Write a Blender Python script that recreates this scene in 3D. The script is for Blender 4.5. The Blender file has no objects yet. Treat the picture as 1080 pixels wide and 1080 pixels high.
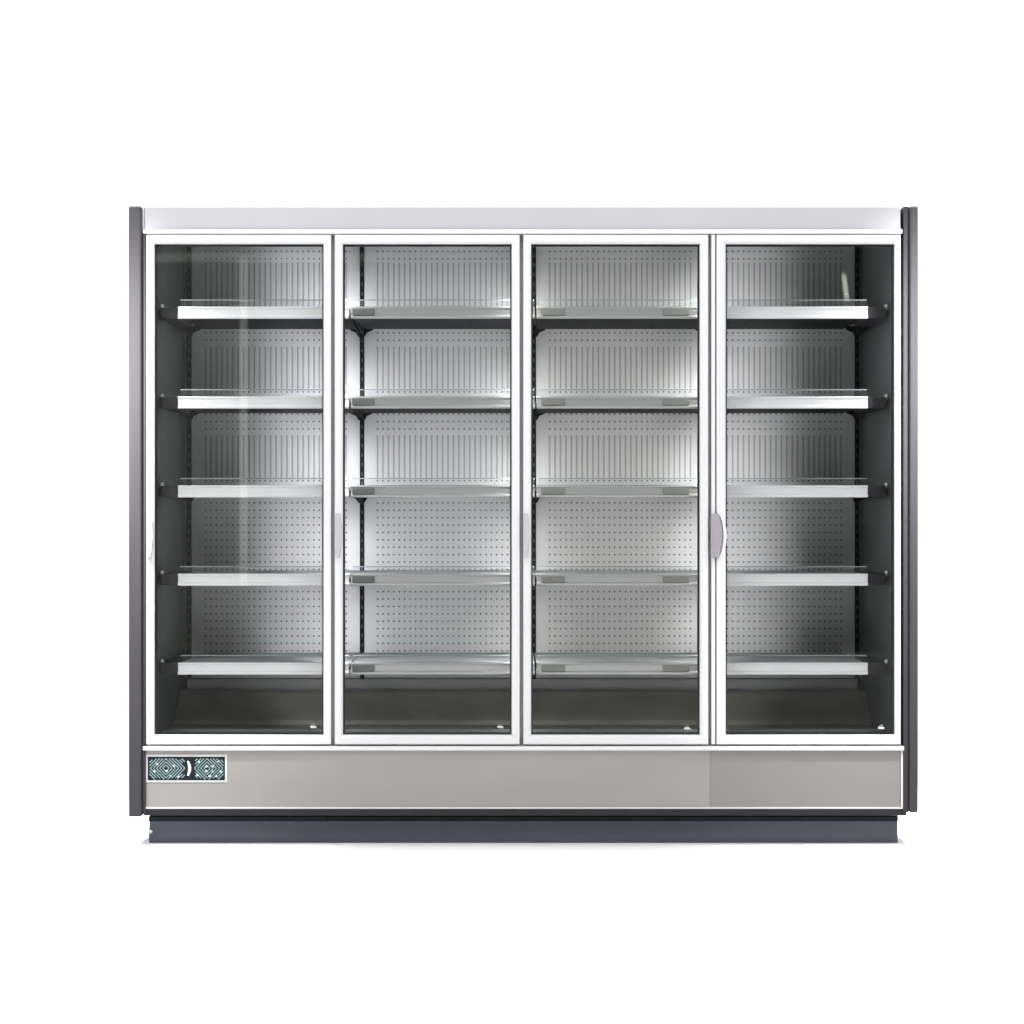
import bpy, bmesh, math
from mathutils import Vector, Matrix
S = bpy.context.scene
COL = S.collection
# ------------------------------------------------------------------ camera
PPM, D = 320.0, 6.8              # the front plane is 320 photo pixels to the metre, 6.8 m away
CZ = 349/PPM*(D+.08)/D           # camera height: the toe kick then stands on z = 0
def K(y): return (D+y)/D
def X(px, y=0.0): return (px-540)/PPM*K(y)
def Z(py, y=0.0): return CZ+(540-py)/PPM*K(y)
cam = bpy.data.cameras.new('camera'); co = bpy.data.objects.new('camera', cam); COL.objects.link(co)
co.location = (0, -D, CZ); co.rotation_euler = (math.pi/2, 0, 0)
cam.sensor_width = 36; cam.lens = 36*D/(1080/PPM); cam.clip_end = 200
S.camera = co
S.view_settings.view_transform = 'Standard'; S.view_settings.look = 'None'
S.view_settings.exposure = 0; S.view_settings.gamma = 1; S.view_settings.use_curve_mapping = False
# ------------------------------------------------------------------ world: white studio, dim towards the room behind the camera
w = bpy.data.worlds.new('World'); S.world = w; w.use_nodes = True
nt = w.node_tree; nt.nodes.clear()
out = nt.nodes.new('ShaderNodeOutputWorld'); bg = nt.nodes.new('ShaderNodeBackground')
tc = nt.nodes.new('ShaderNodeTexCoord'); dp = nt.nodes.new('ShaderNodeVectorMath'); dp.operation = 'DOT_PRODUCT'
dp.inputs[1].default_value = (0, -1, 0)
rp = nt.nodes.new('ShaderNodeValToRGB')
rp.color_ramp.elements[0].position = .45; rp.color_ramp.elements[0].color = (1, 1, 1, 1)
rp.color_ramp.elements[1].position = .85; rp.color_ramp.elements[1].color = (.10, .105, .105, 1)
nt.links.new(tc.outputs['Generated'], dp.inputs[0]); nt.links.new(dp.outputs['Value'], rp.inputs[0])
sx = nt.nodes.new('ShaderNodeSeparateXYZ'); nt.links.new(tc.outputs['Generated'], sx.inputs[0])
def wm(op, a, b=0.0, c=0.0):
    n = nt.nodes.new('ShaderNodeMath'); n.operation = op
    for i, v in enumerate((a, b, c)):
        if isinstance(v, (int, float)): n.inputs[i].default_value = v
        else: nt.links.new(v, n.inputs[i])
    return n.outputs[0]
yy = wm('MAXIMUM', wm('MULTIPLY', sx.outputs[1], -1), .01)
wu = wm('DIVIDE', sx.outputs[0], yy); wv = wm('DIVIDE', sx.outputs[2], yy)
def band(v, c, h, soft): # 1 inside c +- h, falling off over soft
    n = nt.nodes.new('ShaderNodeMapRange'); n.interpolation_type = 'SMOOTHSTEP'
    nt.links.new(wm('ABSOLUTE', wm('SUBTRACT', v, c)), n.inputs[0])
    n.inputs[1].default_value = h; n.inputs[2].default_value = h+soft; n.inputs[3].default_value = 1; n.inputs[4].default_value = 0
    return n.outputs[0]
# far side of the dim room behind the camera: a pale door jamb and lintel, a soft glow added to haze the left glass, a small hanging lamp
rm = wm('MULTIPLY', wm('MULTIPLY', band(wu, -.1300, .0010, .0016), band(wv, .044, .076, .006)), 2.2)
rm = wm('ADD', rm, wm('MULTIPLY', wm('MULTIPLY', band(wv, .1235, .0012, .002), band(wu, -.117, .052, .012)), 1.0))
rm = wm('ADD', rm, wm('MULTIPLY', wm('MULTIPLY', band(wv, .04, .13, .03), band(wu, -.150, .018, .004)), .5))
rm = wm('ADD', rm, wm('MULTIPLY', wm('MULTIPLY', band(wu, wm('ADD', .1605, wm('MULTIPLY', wm('SUBTRACT', .118, wv), .12)), .0004, .0014), band(wv, .109, .004, .004)), 9.0))
rc = nt.nodes.new('ShaderNodeVectorMath'); rc.operation = 'SCALE'; rc.inputs[0].default_value = (2.2, 2.2, 1.95); nt.links.new(rm, rc.inputs['Scale'])
ad = nt.nodes.new('ShaderNodeVectorMath'); ad.operation = 'ADD'; nt.links.new(rp.outputs[0], ad.inputs[0]); nt.links.new(rc.outputs[0], ad.inputs[1])
nt.links.new(ad.outputs[0], bg.inputs[0]); bg.inputs[1].default_value = 1.1
nt.links.new(bg.outputs[0], out.inputs[0])
# ------------------------------------------------------------------ studio lamps
def area(name, loc, aim, sx, sy, watt, color=(1, 1, 1), spread=None):
    L = bpy.data.lights.new(name, 'AREA'); L.shape = 'RECTANGLE'; L.size = sx; L.size_y = sy
    L.energy = watt; L.color = color
    if spread: L.spread = math.radians(spread)
    o = bpy.data.objects.new(name, L); COL.objects.link(o); o.location = loc
    o.rotation_euler = (Vector(aim)-Vector(loc)).to_track_quat('-Z', 'Y').to_euler()
    return o
area('key_lamp', (-2.15, -2.8, 3.15), (-1.0, 0, 1.3), 1.0, .9, 42, (1, .99, 1))
area('side_lamp', (2.15, -2.8, 3.15), (1.0, 0, 1.3), 1.0, .9, 22, (1, .985, 1))
area('top_lamp', (0, -2.6, 4.0), (0, -.9, 0), 5.0, 1.6, 75)
area('edge_lamp', (-1.80, -.95, 2.95), (-1.43, 0, 1.44), .25, .25, 25, (.98, 1, 1), 33)
area('edge_lamp', (1.80, -.95, 2.95), (1.43, 0, 1.42), .25, .25, 18, (1, .985, 1), 33)
area('backdrop_lamp', (0, 1.2, 5.6), (0, 3.9, 1.6), 9.0, .8, 420)
# ------------------------------------------------------------------ materials
def N(m, t): return m.node_tree.nodes.new(t)
def mat(name, col, rough=.5, metal=0.0, noise=0.0, scale=(20, 20, 20), bump=0.0, spec=.5):
    m = bpy.data.materials.new(name); m.use_nodes = True
    b = m.node_tree.nodes['Principled BSDF']; L = m.node_tree.links
    b.inputs['Base Color'].default_value = (*col, 1); b.inputs['Roughness'].default_value = rough
    b.inputs['Metallic'].default_value = metal; b.inputs['Specular IOR Level'].default_value = spec
    if noise or bump:
        t = N(m, 'ShaderNodeTexCoord'); mp = N(m, 'ShaderNodeMapping'); n = N(m, 'ShaderNodeTexNoise')
        mp.inputs['Scale'].default_value = scale; n.inputs['Scale'].default_value = 1; n.inputs['Detail'].default_value = 5
        L.new(t.outputs['Object'], mp.inputs[0]); L.new(mp.outputs[0], n.inputs['Vector'])
        if noise:
            r = N(m, 'ShaderNodeMapRange'); r.inputs['From Min'].default_value = .25; r.inputs['From Max'].default_value = .75
            r.inputs['To Min'].default_value = 1-noise; r.inputs['To Max'].default_value = 1+noise
            v = N(m, 'ShaderNodeVectorMath'); v.operation = 'SCALE'; v.inputs[0].default_value = col
            L.new(n.outputs['Fac'], r.inputs[0]); L.new(r.outputs[0], v.inputs['Scale']); L.new(v.outputs[0], b.inputs['Base Color'])
            r2 = N(m, 'ShaderNodeMapRange'); r2.inputs['To Min'].default_value = rough*.8; r2.inputs['To Max'].default_value = rough*1.2
            L.new(n.outputs['Fac'], r2.inputs[0]); L.new(r2.outputs[0], b.inputs['Roughness'])
        if bump:
            bp = N(m, 'ShaderNodeBump'); bp.inputs['Strength'].default_value = bump; bp.inputs['Distance'].default_value = .002
            L.new(n.outputs['Fac'], bp.inputs['Height']); L.new(bp.outputs[0], b.inputs['Normal'])
    return m
M = {}
M['sweep'] = mat('white_studio_paper', (.93, .93, .93), .9)
M['frame'] = mat('white_door_aluminium', (.67, .67, .68), .38, 0, .02, (4, 4, 60))
M['frameend'] = mat('satin_aluminium', (.62, .61, .64), .32, .35, .05, (60, 60, 2))
M['header'] = mat('light_grey_enamel', (.44, .435, .46), .45, 0, .02, (3, 3, 3))
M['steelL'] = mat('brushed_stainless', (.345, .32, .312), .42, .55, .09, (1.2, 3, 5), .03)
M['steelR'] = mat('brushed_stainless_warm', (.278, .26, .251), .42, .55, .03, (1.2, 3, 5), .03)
M['trim'] = mat('pale_trim', (.62, .61, .62), .4, .1)
M['endpanel'] = mat('end_panel_metal', (.034, .031, .035), .42, .03, .06, (40, 40, 1.5))
M['gasket'] = mat('charcoal_rubber', (.022, .020, .024), .6, 0, .1, (40, 40, 40))
M['toe'] = mat('slate_grey_paint', (.066, .072, .10), .5, 0, .10, (2, 2, 6))
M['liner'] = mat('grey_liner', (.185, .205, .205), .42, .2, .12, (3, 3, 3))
M['floorpan'] = mat('dark_pan', (.42, .41, .34), .5, .1, .3, (3, 3, 8))
M['duct'] = mat('duct_enamel', (.55, .555, .55), .5, 0, .1, (3, 3, 3))
M['black'] = mat('black_steel', (.006, .007, .008), .6, 0, .2, (60, 60, 60), 0, .15)
M['shelf'] = mat('shelf_enamel', (.58, .59, .60), .4, .3, .03, (6, 6, 6))
M['rail'] = mat('grey_price_rail', (.45, .455, .445), .36, .5, .02, (3, 3, 3))
M['railpale'] = mat('pale_price_rail', (.84, .84, .85), .35, .15, .01, (2, 2, 6))
M['reflection'] = mat('dark_reflection_tone', (.13, .14, .135), .5)  # dark reflection on the rails, put into the colour
M['reflectiongrey'] = mat('pale_reflection_tone', (.23, .235, .22), .5)
M['screw'] = mat('zinc_screw', (.85, .87, .87), .25, .4)
M['handle'] = mat('grey_handle_plastic', (.30, .28, .31), .4, 0, .04, (30, 30, 30))
M['handlelight'] = mat('pale_handle_plastic', (.46, .45, .475), .35)
M['mark'] = mat('white_print', (.50, .52, .50), .5)
M['platedark'] = mat('dark_plate', (.006, .010, .012), .5, spec=.2)
M['plateteal'] = mat('teal_grey_print', (.17, .24, .25), .45, 0, .5, (260, 260, 260))
M['platewhite'] = mat('plate_light_print', (.72, .86, .88), .4)
def glass_mat():
    m = bpy.data.materials.new('door_glass'); m.use_nodes = True; t = m.node_tree; t.nodes.clear()
    o = N(m, 'ShaderNodeOutputMaterial'); mx = N(m, 'ShaderNodeMixShader'); a = N(m, 'ShaderNodeBsdfTransparent'); g = N(m, 'ShaderNodeBsdfGlossy')
    a.inputs[0].default_value = (.955, .957, .957, 1); g.inputs['Roughness'].default_value = .0; g.inputs[0].default_value = (.95, 1, .98, 1)
    fr = N(m, 'ShaderNodeFresnel'); fr.inputs[0].default_value = 1.21
    t.links.new(fr.outputs[0], mx.inputs[0]); t.links.new(a.outputs[0], mx.inputs[1]); t.links.new(g.outputs[0], mx.inputs[2]); t.links.new(mx.outputs[0], o.inputs[0])
    return m
M['glass'] = glass_mat()
def acrylic():
    m = bpy.data.materials.new('clear_acrylic'); m.use_nodes = True; t = m.node_tree; t.nodes.clear()
    o = N(m, 'ShaderNodeOutputMaterial'); mx = N(m, 'ShaderNodeMixShader'); a = N(m, 'ShaderNodeBsdfTransparent'); g = N(m, 'ShaderNodeBsdfDiffuse')
    a.inputs[0].default_value = (.97, .98, .98, 1); g.inputs[0].default_value = (.75, .8, .8, 1); mx.inputs[0].default_value = .018
    t.links.new(a.outputs[0], mx.inputs[1]); t.links.new(g.outputs[0], mx.inputs[2]); t.links.new(mx.outputs[0], o.inputs[0])
    return m
M['acrylic'] = acrylic()
M['acrylicedge'] = mat('acrylic_edge', (.27, .30, .30), .4)
YB = .68                          # face of the perforated back panels
def perf_mat(width):
    """perforated liner: rows of round holes, and a field of long vertical slots in the three upper bays"""
    m = mat('perforated_liner', (.62, .63, .63), .42, .25); b = m.node_tree.nodes['Principled BSDF']; L = m.node_tree.links
    t = N(m, 'ShaderNodeTexCoord'); s = N(m, 'ShaderNodeSeparateXYZ'); L.new(t.outputs['Object'], s.inputs[0])
    def op(o, a, c=None, d=None):
        n = N(m, 'ShaderNodeMath'); n.operation = o
        for i, v in enumerate((a, c, d)):
            if v is None: continue
            if isinstance(v, (int, float)): n.inputs[i].default_value = v
            else: L.new(v, n.inputs[i])
        return n.outputs[0]
    def less(v, thr, soft):      # 1 when v < thr
        n = N(m, 'ShaderNodeMapRange'); L.new(v, n.inputs[0]); n.inputs[1].default_value = thr-soft; n.inputs[2].default_value = thr+soft
        n.inputs[3].default_value = 1; n.inputs[4].default_value = 0; return n.outputs[0]
    px, pz = 5.71/PPM*K(YB), 7.8/PPM*K(YB)
    ncol = int((width-2*.045)/px); off = (width-ncol*px)/2
    u = op('SUBTRACT', s.outputs[0], off)
    du = op('MULTIPLY', op('ABSOLUTE', op('SUBTRACT', op('FRACT', op('DIVIDE', u, px)), .5)), px)
    z0 = Z(351, YB)-Z(715, YB)+pz/2
    dv = op('MULTIPLY', op('ABSOLUTE', op('SUBTRACT', op('FRACT', op('DIVIDE', op('SUBTRACT', s.outputs[2], z0), pz)), .5)), pz)
    dot = less(op('SQRT', op('ADD', op('MULTIPLY', du, du), op('MULTIPLY', dv, dv))), .0032, .0008)
    inx = op('MULTIPLY', op('GREATER_THAN', u, 0), op('LESS_THAN', u, ncol*px))
    slotz = None
    for a, c in ((277, 326), (366, 410), (460, 504)):
        za, zc = Z(a, YB)-Z(715, YB), Z(c, YB)-Z(715, YB)
        q = op('MULTIPLY', op('LESS_THAN', s.outputs[2], za), op('GREATER_THAN', s.outputs[2], zc))
        slotz = q if slotz is None else op('ADD', slotz, q)
    slot = op('MULTIPLY', less(du, .0031, .0012), .55)
    hole = op('ADD', op('MULTIPLY', slot, slotz), op('MULTIPLY', dot, op('SUBTRACT', 1, slotz)))
    hole = op('MULTIPLY', hole, inx)
    nz = N(m, 'ShaderNodeTexNoise'); nz.inputs['Scale'].default_value = 3; L.new(t.outputs['Object'], nz.inputs[0])
    cr = N(m, 'ShaderNodeMix'); cr.data_type = 'RGBA'; cr.inputs[6].default_value = (.56, .565, .57, 1); cr.inputs[7].default_value = (.64, .64, .645, 1)
    L.new(nz.outputs[0], cr.inputs[0])
    mx = N(m, 'ShaderNodeMix'); mx.data_type = 'RGBA'; L.new(hole, mx.inputs[0]); L.new(cr.outputs[2], mx.inputs[6]); mx.inputs[7].default_value = (.12, .125, .125, 1)
    L.new(mx.outputs[2], b.inputs['Base Color'])
    bp = N(m, 'ShaderNodeBump'); bp.inputs['Distance'].default_value = .001; bp.inputs['Strength'].default_value = .4; bp.invert = True
    L.new(hole, bp.inputs['Height']); L.new(bp.outputs[0], b.inputs['Normal'])
    return m
def upright_mat():
    m = mat('slotted_black_upright', (.013, .014, .016), .5, spec=.15); b = m.node_tree.nodes['Principled BSDF']; L = m.node_tree.links
    t = N(m, 'ShaderNodeTexCoord'); s = N(m, 'ShaderNodeSeparateXYZ'); L.new(t.outputs['Object'], s.inputs[0])
    def op(o, a, c):
        n = N(m, 'ShaderNodeMath'); n.operation = o
        for i, v in enumerate((a, c)):
            if isinstance(v, (int, float)): n.inputs[i].default_value = v
            else: L.new(v, n.inputs[i])
        return n.outputs[0]
    f = op('FRACT', op('DIVIDE', s.outputs[2], 10/PPM*K(YB)), 0)
    a = op('LESS_THAN', f, .38)
    q = op('LESS_THAN', op('ABSOLUTE', s.outputs[0], 0), .0022)
    mk = op('MULTIPLY', a, q)
    mx = N(m, 'ShaderNodeMix'); mx.data_type = 'RGBA'; L.new(mk, mx.inputs[0]); mx.inputs[6].default_value = (.006, .0065, .007, 1); mx.inputs[7].default_value = (.08, .085, .085, 1)
    L.new(mx.outputs[2], b.inputs['Base Color'])
    return m
# ------------------------------------------------------------------ mesh helpers (all in world coordinates; origins are set per part)
def bx(bm, x0, x1, y0, y1, z0, z1):
    x0, x1 = sorted((x0, x1)); y0, y1 = sorted((y0, y1)); z0, z1 = sorted((z0, z1))
    v = [bm.verts.new(p) for p in ((x0,y0,z0),(x1,y0,z0),(x1,y1,z0),(x0,y1,z0),(x0,y0,z1),(x1,y0,z1),(x1,y1,z1),(x0,y1,z1))]
    for f in ((0,3,2,1),(4,5,6,7),(0,1,5,4),(1,2,6,5),(2,3,7,6),(3,0,4,7)): bm.faces.new([v[i] for i in f])
def ring(bm, x0, x1, z0, z1, prof):
    """a rectangular frame swept from a closed profile of (inset, y) pairs"""
    L = []
    for o, y in prof:
        L.append([bm.verts.new(p) for p in ((x0+o,y,z0+o),(x1-o,y,z0+o),(x1-o,y,z1-o),(x0+o,y,z1-o))])
    for i in range(len(L)):
        a, b = L[i], L[(i+1) % len(L)]
        for k in range(4): bm.faces.new((a[k], a[(k+1) % 4], b[(k+1) % 4], b[k]))
def sweepx(bm, x0, x1, prof, inset=None):
    """extrude a closed (y, z) profile along x"""
    A = [bm.verts.new((x0, y, z)) for y, z in prof]; B = [bm.verts.new((x1, y, z)) for y, z in prof]
    n = len(prof)
    for i in range(n): bm.faces.new((A[i], A[(i+1) % n], B[(i+1) % n], B[i]))
    bm.faces.new(A[::-1]); bm.faces.new(B)
def prism(bm, pts, axis, a, b):
    """extrude a polygon of 2D points along an axis: 'x' (y,z), 'y' (x,z), 'z' (x,y)"""
    def P(p, t): return {'x': (t, p[0], p[1]), 'y': (p[0], t, p[1]), 'z': (p[0], p[1], t)}[axis]
    A = [bm.verts.new(P(p, a)) for p in pts]; B = [bm.verts.new(P(p, b)) for p in pts]; n = len(pts)
    for i in range(n): bm.faces.new((A[i], A[(i+1) % n], B[(i+1) % n], B[i]))
    bm.faces.new(A[::-1]); bm.faces.new(B)
def disc(bm, x, z, r, y0, y1, n=16): prism(bm, [(x+r*math.cos(2*math.pi*i/n), z+r*math.sin(2*math.pi*i/n)) for i in range(n)], 'y', y0, y1)
WL = {}
def part(name, bm, m, parent=None, bevel=0.0, origin=None, label=None, smooth=False):
    bmesh.ops.recalc_face_normals(bm, faces=bm.faces[:])
    co_ = [v.co for v in bm.verts]
    lo = Vector([min(c[i] for c in co_) for i in range(3)]); hi = Vector([max(c[i] for c in co_) for i in range(3)])
    o0 = Vector(origin) if origin else Vector(((lo.x+hi.x)/2, (lo.y+hi.y)/2, lo.z))
    bmesh.ops.translate(bm, verts=bm.verts[:], vec=-o0)
    me = bpy.data.meshes.new(name); bm.to_mesh(me); bm.free(); me.materials.append(m)
    o = bpy.data.objects.new(name, me); COL.objects.link(o)
    o.location = o0-(WL[parent.name] if parent else Vector((0, 0, 0)))
    if parent: o.parent = parent
    WL[o.name] = o0
    if bevel:
        b = o.modifiers.new('bevel', 'BEVEL'); b.width = bevel; b.segments = 3; b.limit_method = 'ANGLE'; b.harden_normals = True
        for p in me.polygons: p.use_smooth = True
    if smooth:
        for p in me.polygons: p.use_smooth = True
    if label: o['label'] = label
    return o
def one(name, args, m, parent, bevel=0.0, **k):
    bm = bmesh.new(); bx(bm, *args); return part(name, bm, m, parent, bevel, **k)
# ------------------------------------------------------------------ setting: white sweep the cabinet stands on
bm = bmesh.new(); prof = [(-9.5, 0)]+[(3.2+1.2*math.sin(a), 1.2-1.2*math.cos(a)) for a in [math.pi/2*i/14 for i in range(15)]]+[(4.4, 6.5)]
prev = None
for y, z in prof:
    r = [bm.verts.new((-9, y, z)), bm.verts.new((9, y, z))]
    if prev: bm.faces.new((prev[0], prev[1], r[1], r[0]))
    prev = r
fl = part('floor', bm, M['sweep'], None, origin=(0, 0, 0), smooth=True); fl['kind'] = 'structure'
# ------------------------------------------------------------------ the cabinet
C = bpy.data.objects.new('display_refrigerator', None); COL.objects.link(C); C.location = (X(552), .4, 0)
WL[C.name] = Vector(C.location)
C['label'] = 'wide four door glass display refrigerator with white frames, empty shelves and grey toe kick'
C['category'] = 'refrigerator'
XI0, XI1 = X(552)-1.231, X(552)+1.231            # inner faces of the side walls
YK = .74
ZT = Z(229, 0); ZF = Z(781, 0)                    # ceiling and floor of the cold compartment
# carcass
one('back_wall', (XI0-.03, XI1+.03, YK, YK+.05, .12, Z(218)), M['liner'], C)
one('side_wall', (XI0-.03, XI0, .05, YK, .14, ZT+.02), M['liner'], C)
one('side_wall', (XI1, XI1+.03, .05, YK, .14, ZT+.02), M['liner'], C)
one('ceiling_panel', (XI0, XI1, .05, YK, ZT, ZT+.02), M['liner'], C)
# end panels
bm = bmesh.new(); bx(bm, X(136.5), X(150), -.018, .80, Z(861), Z(218)); part('end_panel', bm, M['endpanel'], C, .006)
bm = bmesh.new(); bx(bm, X(958.4), X(967.4), -.018, .80, Z(856.5), Z(218)); part('end_panel', bm, M['endpanel'], C, .006)
one('edge_gasket', (X(150.2), X(153.6), -.004, .045, Z(858), Z(246.5)), M['gasket'], C)
one('edge_gasket', (X(952.8), X(958.1), -.004, .045, Z(856.5), Z(218)), M['gasket'], C)
one('corner_filler', (X(150.2), X(152), .0, .045, Z(246), Z(218)), M['trim'], C)
# header
one('header_panel', (X(152.2), X(950), .004, .05, Z(241.5), Z(218)), M['header'], C, .002)
one('roof_panel', (X(137), X(967), .052, .80, Z(219), Z(218)-.002), M['header'], C)
one('header_trim', (X(151), X(951.5), -.004, .048, Z(246.6), Z(241.7)), M['frame'], C, .002)
# face frame behind the doors with its posts
bm = bmesh.new(); ring(bm, X(154), X(951), Z(788), Z(246.8), [(0, .046), (.019, .046), (.019, .062), (0, .062)])
part('face_frame', bm, M['frame'], C)
for a in (351, 549.8, 750.5):
    p = one('mullion', (X(a)-.021, X(a)+.021, .046, .074, Z(788)+.0195, Z(246.8)-.0195), M['frame'], C, .002)
    bm = bmesh.new(); bx(bm, X(a)-.0155, X(a)+.0155, .0742, .0765, Z(770), Z(250))
    if a == 351: prism(bm, [(X(a)-.0155, .0766), (X(a)-.0135, .0766), (X(a)-.0135, .1005), (X(a)-.0155, .1005)], 'z', Z(770), Z(250))  # unseen blade added to cut the light off towards the end bay
    if a == 750.5: prism(bm, [(X(a)+.0155, .0766), (X(a)+.0135, .0766), (X(a)+.0135, .1005), (X(a)+.0155, .1005)], 'z', Z(770), Z(250))
    part('added_light_housing', bm, M['trim'], p)  # made-up holder for the added lights, with their cut-off blades
one('mullion_cover', (X(750.4), X(754.4), .001, .044, Z(785.2), Z(247.4)), M['frame'], C, .0012)
# unseen lights added behind the three posts to brighten the back panels: in each bay one for either side, tipped slightly down
for a, dx, ang, sp, e, c in ((351, -.002, -32, 90, 1.45, (.95, .95, 1)), (351, .009, 33, 108, .70, (.975, .975, 1)), (549.8, -.009, -33, 108, .75, (.985, .985, 1)), (549.8, .009, 33, 108, .64, (1, .99, .945)),
                             (750.5, -.009, -33, 108, .54, (1, .99, .945)), (750.5, .002, 32, 90, 1.25, (.99, .985, 1))):
    for py, f in ((299, 1.05), (393, 1.12), (487, 1.15), (580, 1.02), (673, .76), (750, .12)):
        d = Vector((math.tan(math.radians(ang)), 1, -.50 if sp != 90 else -.22)).normalized(); zv = -d
        xv = Vector((0, 0, 1)).cross(zv).normalized(); yv = zv.cross(xv)
        o = area('added_bay_light', (X(a)+dx, .0795 if sp == 90 else .092, Z(py)), (0, 0, 0), .005, .15, e*f, c, sp)
        o.rotation_euler = Matrix((xv, yv, zv)).transposed().to_euler()
# doors
DOORS = [(154, 349, 162.3, 341), (353, 548, 361.3, 539.6), (552, 747, 560.2, 738.3), (755.8, 950, 765.6, 944)]
for i, (a, b, c, d) in enumerate(DOORS):
    bm = bmesh.new(); w = .0255
    # frame members are not all of one width, so the ring is built from four mitred loops
    def loop(t, y): # t 0 outer .. 1 inner
        xa, xb = X(a)+(X(c)-X(a))*t, X(b)+(X(d)-X(b))*t
        za, zb = Z(785.2)+(Z(775.3)-Z(785.2))*t, Z(247.4)+(Z(257)-Z(247.4))*t
        return [bm.verts.new(p) for p in ((xa,y,za),(xb,y,za),(xb,y,zb),(xa,y,zb))]
    L = [loop(0, .042), loop(0, .002), loop(.08, 0), loop(.78, 0), loop(.84, .0035), loop(.96, .0045), loop(1, .007), loop(1, .042)]
    for q in range(len(L)):
        A, B = L[q], L[(q+1) % len(L)]
        for k in range(4): bm.faces.new((A[k], A[(k+1) % 4], B[(k+1) % 4], B[k]))
    dr = part('door', bm, M['frame'], C)
    one('glass_pane', (X(c)-.004, X(d)+.004, .014, .019, Z(775.3)-.004, Z(257)+.004), M['glass'], dr)
    bm = bmesh.new(); ring(bm, X(c), X(d), Z(775.3), Z(257), [(-.003, .020), (.0055, .020), (.0055, .036), (-.003, .036)]); part('door_gasket', bm, M['gasket'], dr)
    # small printed maker's mark in the lower right corner of the pane
    mx, mz = X((330, 527.5, 725, 930)[i]), Z((767, 767, 768.5, 768)[i])
    bm = bmesh.new()
    prism(bm, [(mx-.010, mz-.0025), (mx-.004, mz-.0042), (mx+.010, mz-.0042), (mx+.011, mz+.0005), (mx+.003, mz+.0038), (mx-.009, mz+.0038)], 'y', .0125, .0138)
    bx(bm, mx-.004, mx+.001, .0125, .0138, mz+.008, mz+.0095); bx(bm, mx+.004, mx+.006, .0125, .0138, mz+.006, mz+.0095)
    part('glass_mark', bm, M['mark'], dr)
    # pull handle at half height: a plate wrapped on the frame edge with a finger lip that swells in the middle
    z0, z1 = Z(588), Z(541.5); zc = (z0+z1)/2; hx0, hx1, bulge, hm = ((155.4, 159.6, 2.3, M['handlelight']), (354.2, 358.6, 2.3, M['handlelight']), (552.2, 556.4, 2.3, M['handlelight']), (749.2, 757.8, 3.4, M['handle']))[i]
    pts = [(X(hx0), z0), (X(hx1), z0)]+[(X(hx1+bulge*math.sin(math.pi*t/12)**.7), z0+.008+(z1-z0-.016)*t/12) for t in range(1, 12)]+[(X(hx1), z1), (X(hx0), z1)]
    bm = bmesh.new(); prism(bm, pts, 'y', -.016, .0-.0005)
    h = part('handle', bm, hm, dr, .003)
    if i == 3:
        bm = bmesh.new(); ax = X(758); n = 14
        outer = [(ax+X(540+8.2)*math.sin(math.pi*t/n)**.6 if 0 < t < n else ax, z0+(z1-z0)*t/n) for t in range(n+1)]
        inner = [(ax+X(540+4.9)*math.sin(math.pi*t/n)**.6 if 0 < t < n else ax, z0+.004+(z1-z0-.008)*t/n) for t in range(n+1)]
        prism(bm, outer+inner[::-1], 'y', -.012, -.0007); part('handle_lip', bm, M['frame'], dr)
# lower stainless panel in two lengths with a bright edge trim
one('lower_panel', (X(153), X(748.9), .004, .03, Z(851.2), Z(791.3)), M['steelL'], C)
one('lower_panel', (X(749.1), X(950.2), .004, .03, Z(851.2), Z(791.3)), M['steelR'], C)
one('panel_lip', (X(151.2), X(953), -.010, .04, Z(791.2), Z(787)), M['frame'], C, .0015)
one('panel_edge', (X(151.4), X(152.9), -.001, .03, Z(853), Z(791.3)), M['trim'], C)
one('panel_edge', (X(950.3), X(952.3), -.001, .03, Z(853), Z(791.3)), M['trim'], C)
one('panel_edge', (X(153), X(950.2), -.001, .03, Z(853), Z(851.3)), M['trim'], C)
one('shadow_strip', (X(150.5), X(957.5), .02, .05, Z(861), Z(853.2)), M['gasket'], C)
tk = one('toe_kick', (X(157, .08), X(947, .08), .08, .70, 0, Z(860.3, .08)), M['toe'], C, .003)
one('toe_kick_lip', (X(157, .07), X(947, .07), .066, .0795, Z(866, .07), Z(861.5, .07)), M['platedark'], tk)
bm = bmesh.new(); disc(bm, X(159, .075), Z(877, .075), .005, .072, .0795); part('screw', bm, M['screw'], tk)
# patterned name plate
px0, px1, pz0, pz1 = X(155.6), X(237.2), Z(823), Z(798.2)
bm = bmesh.new(); ring(bm, px0-.007, px1+.007, pz0-.007, pz1+.007, [(0, .0035), (.002, .0015), (.0068, .0015), (.0068, .0035)])
npb = one('name_plate', (px0, px1, .0005, .0036, pz0, pz1), M['platedark'], C, .001)
part('plate_border', bm, M['trim'], npb)
def PX(u): return px0+(px1-px0)*(u-95)/735        # u, v: pixels of the enlarged plate
def PZ(v): return pz1-(pz1-pz0)*(v-165)/220
def stroke(bm, u0, v0, u1, v1, wd=9):
    a = Vector((PX(u0), PZ(v0))); b = Vector((PX(u1), PZ(v1))); d = (b-a)
    if d.length < 1e-5: return
    n = Vector((-d.y, d.x)).normalized()*wd*(px1-px0)/735/2
    stroke.k = (getattr(stroke, 'k', 0)+1) % 7
    y = -.0002-.00008*stroke.k
    prism(bm, [tuple(a+n), tuple(b+n), tuple(b-n), tuple(a-n)], 'y', y, .0004)
SPOTS = ((160, 300), (276, 298), (345, 250), (655, 255), (655, 300), (715, 303), (745, 345), (770, 205), (790, 303), (585, 212), (315, 345), (570, 335), (685, 345), (715, 255), (185, 235), (390, 350))
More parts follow.
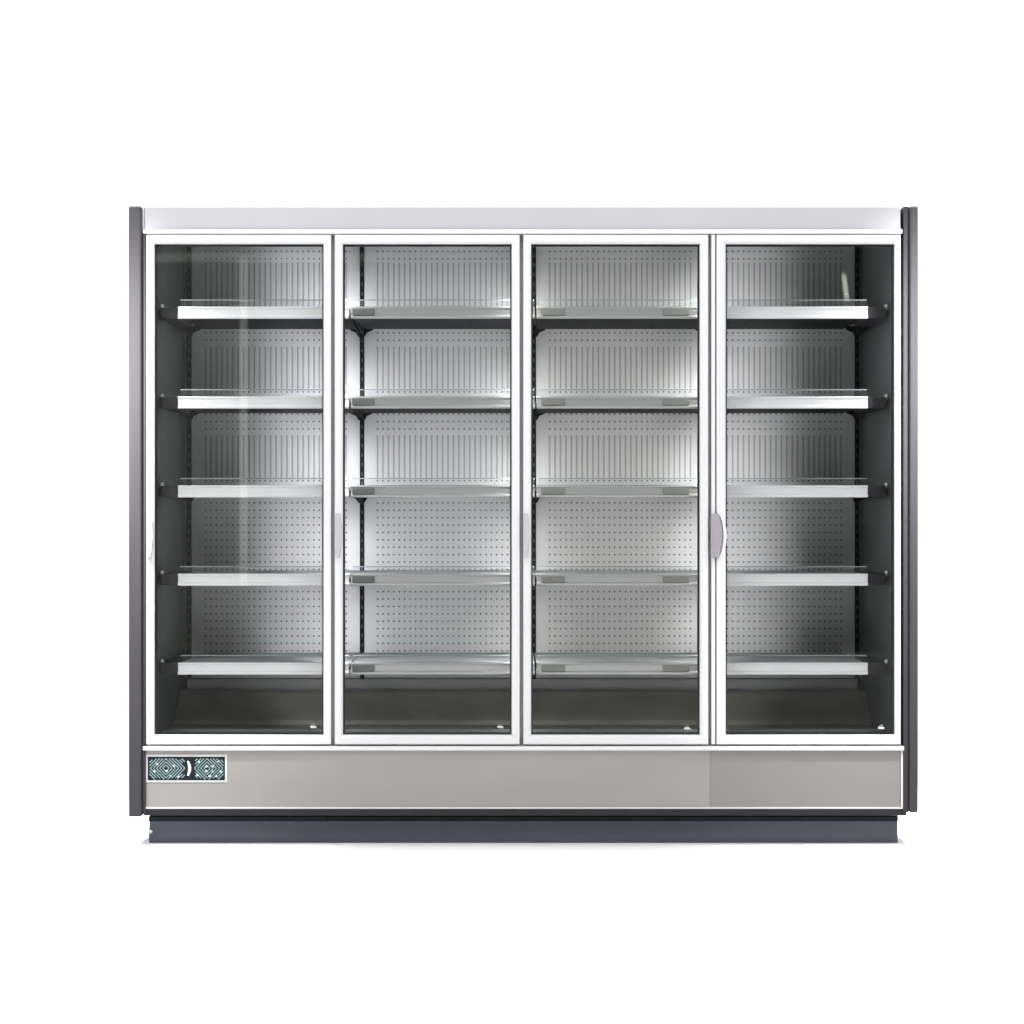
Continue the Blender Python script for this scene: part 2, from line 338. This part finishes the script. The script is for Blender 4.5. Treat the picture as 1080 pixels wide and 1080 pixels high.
for cu in (270, 660):
    bm = bmesh.new()
    for k in range(1, 11):
        r = 30*k
        for s1, s2 in ((1, 1), (1, -1), (-1, 1), (-1, -1)):
            # cut each side of the diamond to the plate
            pts = [(cu+s1*r*(1-t/8), 272+s2*r*t/8) for t in range(9)]
            pts = [p for p in pts if 172 < p[1] < 380 and 104 < p[0] < 822 and not 452 < p[0] < 530 and abs(p[0]-cu) < 190]
            for p, q in zip(pts, pts[1:]): stroke(bm, *p, *q, 10)
    nf = len(bm.faces)
    for u, v in SPOTS:
        if (u < 480) == (cu == 270): stroke(bm, u-9, v, u+9, v, 15)
    bm.faces.ensure_lookup_table()
    for f in bm.faces[nf:]: f.material_index = 1
    pp = part('plate_pattern', bm, M['plateteal'], npb); pp.data.materials.append(M['platewhite'])
bm = bmesh.new()
arc = [(478+18*math.sin(t*math.pi/8), 205+t*17) for t in range(9)]
for q, (p, r_) in enumerate(zip(arc, arc[1:])): stroke(bm, *p, *r_, 14+14*math.sin(math.pi*(q+.5)/8))
part('plate_emblem', bm, M['platewhite'], npb)
# ------------------------------------------------------------------ interior: perforated panels, uprights
UP = [200, 382, 563, 745, 903.5]
ux = [X(u, YB) for u in UP]
for i in range(4):
    a = ux[i] if i else XI0; b = ux[i+1] if i < 3 else XI1
    a2, b2 = ux[i]+.001, ux[i+1]-.001
    one('back_panel', (a2, b2, YB, YB+.012, Z(715, YB), Z(229, YB)), perf_mat(b2-a2), C, origin=(a2, YB, Z(715, YB)))
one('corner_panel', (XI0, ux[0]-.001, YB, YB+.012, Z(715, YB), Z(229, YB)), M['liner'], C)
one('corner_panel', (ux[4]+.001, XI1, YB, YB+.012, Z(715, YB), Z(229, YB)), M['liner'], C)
um = upright_mat()
uw = .0078
for i, u in enumerate(ux):
    bm = bmesh.new(); bx(bm, u-uw, u+uw, YB-.014, YB-.001, Z(722, YB), Z(235, YB)); part('shelf_upright', bm, um, C, .0015)
# lower duct: strip of plain panel, step, dark riser and the pan floor
one('duct_panel', (XI0+.02, XI1-.02, YB-.02, YB-.002, Z(728, YB), Z(716, YB)), M['duct'], C)
bm = bmesh.new()
prism(bm, [(YB-.03, Z(728, YB-.03)), (YB-.10, Z(729.5, YB-.10)), (YB-.16, ZF+.05), (YB-.22, ZF+.02), (YB-.22, ZF+.001), (YB+.05, ZF+.001), (YB+.05, Z(728, YB-.03))], 'x', XI0+.002, XI1-.002)
part('duct_riser', bm, M['floorpan'], C, .004)
one('bottom_pan', (XI0, XI1, .05, YK, ZF-.03, ZF), M['floorpan'], C)
bm = bmesh.new(); bx(bm, XI0+.02, XI1-.02, .20, .215, ZF+.001, ZF+.016); part('pan_rib', bm, M['liner'], C, .002)
# ------------------------------------------------------------------ shelves: four in each of five rows
YR = .105                          # front of the price rail
RT = [323.2, 418.0, 511.8, 605.0, 698.8]
def build_shelf(c, lev, zt):
    """zt: height of the rail's top edge. Returns the shelf with its sub-parts"""
    xa, xb = ux[c]+.003, ux[c+1]-.003
    ra = xa if c else X(187.5, YR); rb = xb if c < 3 else X(915.5, YR)
    bm = bmesh.new(); bx(bm, ra, rb, YR+.012, YB-.03, zt-.016, zt-.004)
    sh = part('shelf', bm, M['shelf'], C, .002)
    one('under_shade', (ra+.006, rb-.006, YR+.018, YB-.10, zt-.034, zt-.0165), M['black'], sh, .002)  # black slab added under the plate to paint the underside's shade
    h = 13/PPM*K(YR)
    prof = [(YR+.011, zt), (YR+.005, zt+.0005), (YR+.001, zt-.003), (YR+.002, zt-.007), (YR+.005, zt-.009), (YR+.006, zt-.028), (YR+.002, zt-.031), (YR, zt-.035), (YR+.001, zt-h+.001), (YR+.005, zt-h), (YR+.011, zt-h+.002)]
    bm = bmesh.new(); sweepx(bm, ra, rb, prof); part('price_rail', bm, M['railpale' if c in (0, 3) else 'rail'], sh, .0008)  # end columns take a paler rail material than the middle ones
    # clear front stop with its visible upper edge
    bm = bmesh.new(); bx(bm, ra+.006, rb-.002, YR+.014, YR+.0165, zt-.003, zt+.021); part('front_stop', bm, M['acrylic'], sh)
    bm = bmesh.new(); bx(bm, ra+.006, rb-.002, YR+.0135, YR+.017, zt+.0212, zt+.0245); part('stop_edge', bm, M['acrylicedge'], sh)
    # two brackets: arm running forward under the plate and a hooked shoe at the upright
    for x, s in ((xa, 1), (xb, -1)):
        bm = bmesh.new(); x0, x1 = x+s*.0005, x+s*.0055
        z = zt-.0165
        if lev < 4:
            prism(bm, [(YB-.016, z), (YR+.10, z), (YR+.10, z-.012), (YR+.26, z-.022), (YB-.05, z-.036), (YB-.016, z-.038)], 'x', min(x0, x1), max(x0, x1))
            prism(bm, [(x-s*.001, z-.001), (x+s*.050, z-.001), (x+s*.036, z-.016), (x+s*.016, z-.024), (x+s*.012, z-.034), (x+s*.006, z-.040), (x-s*.001, z-.040)], 'y', YB-.045, YB-.030)
        else:
            prism(bm, [(YB-.016, z), (YR+.10, z), (YR+.10, z-.010), (YB-.05, z-.018), (YB-.016, z-.018)], 'x', min(x0, x1), max(x0, x1))
        part('bracket', bm, M['black'], sh)
    # end cap with its screw where a shelf meets a side wall
    if c in (0, 3):
        w0, w1 = (XI0+.012, ra-.002) if c == 0 else (rb+.002, XI1-.012)
        bm = bmesh.new(); bx(bm, w0, w1, YR+.02, YR+.30, zt-.040, zt-.001); part('end_cap', bm, M['gasket'], sh, .004)
        sx = X(171.3, YR+.02) if c == 0 else X(934.5, YR+.02)
        bm = bmesh.new(); disc(bm, sx, zt+.004, .0055, YR+.018, YR+.03, 12); bx(bm, sx-.003, sx+.003, YR+.022, YR+.03, zt-.008, zt+.002)
        part('screw', bm, M['screw'], sh)
    reflections = {1: [(371.5, 395)], 2: [(571, 596), (699, 727)]}.get(c, [])
    for a, b in reflections:  # thin dark slabs painting a reflection onto the rail front
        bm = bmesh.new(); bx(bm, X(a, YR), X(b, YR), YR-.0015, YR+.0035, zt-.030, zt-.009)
        part('rail_reflection', bm, M['reflection' if c == 1 else 'reflectiongrey'], sh, .002)
    return sh
for lev, t in enumerate(RT):
    for c in range(4): build_shelf(c, lev, Z(t, YR))
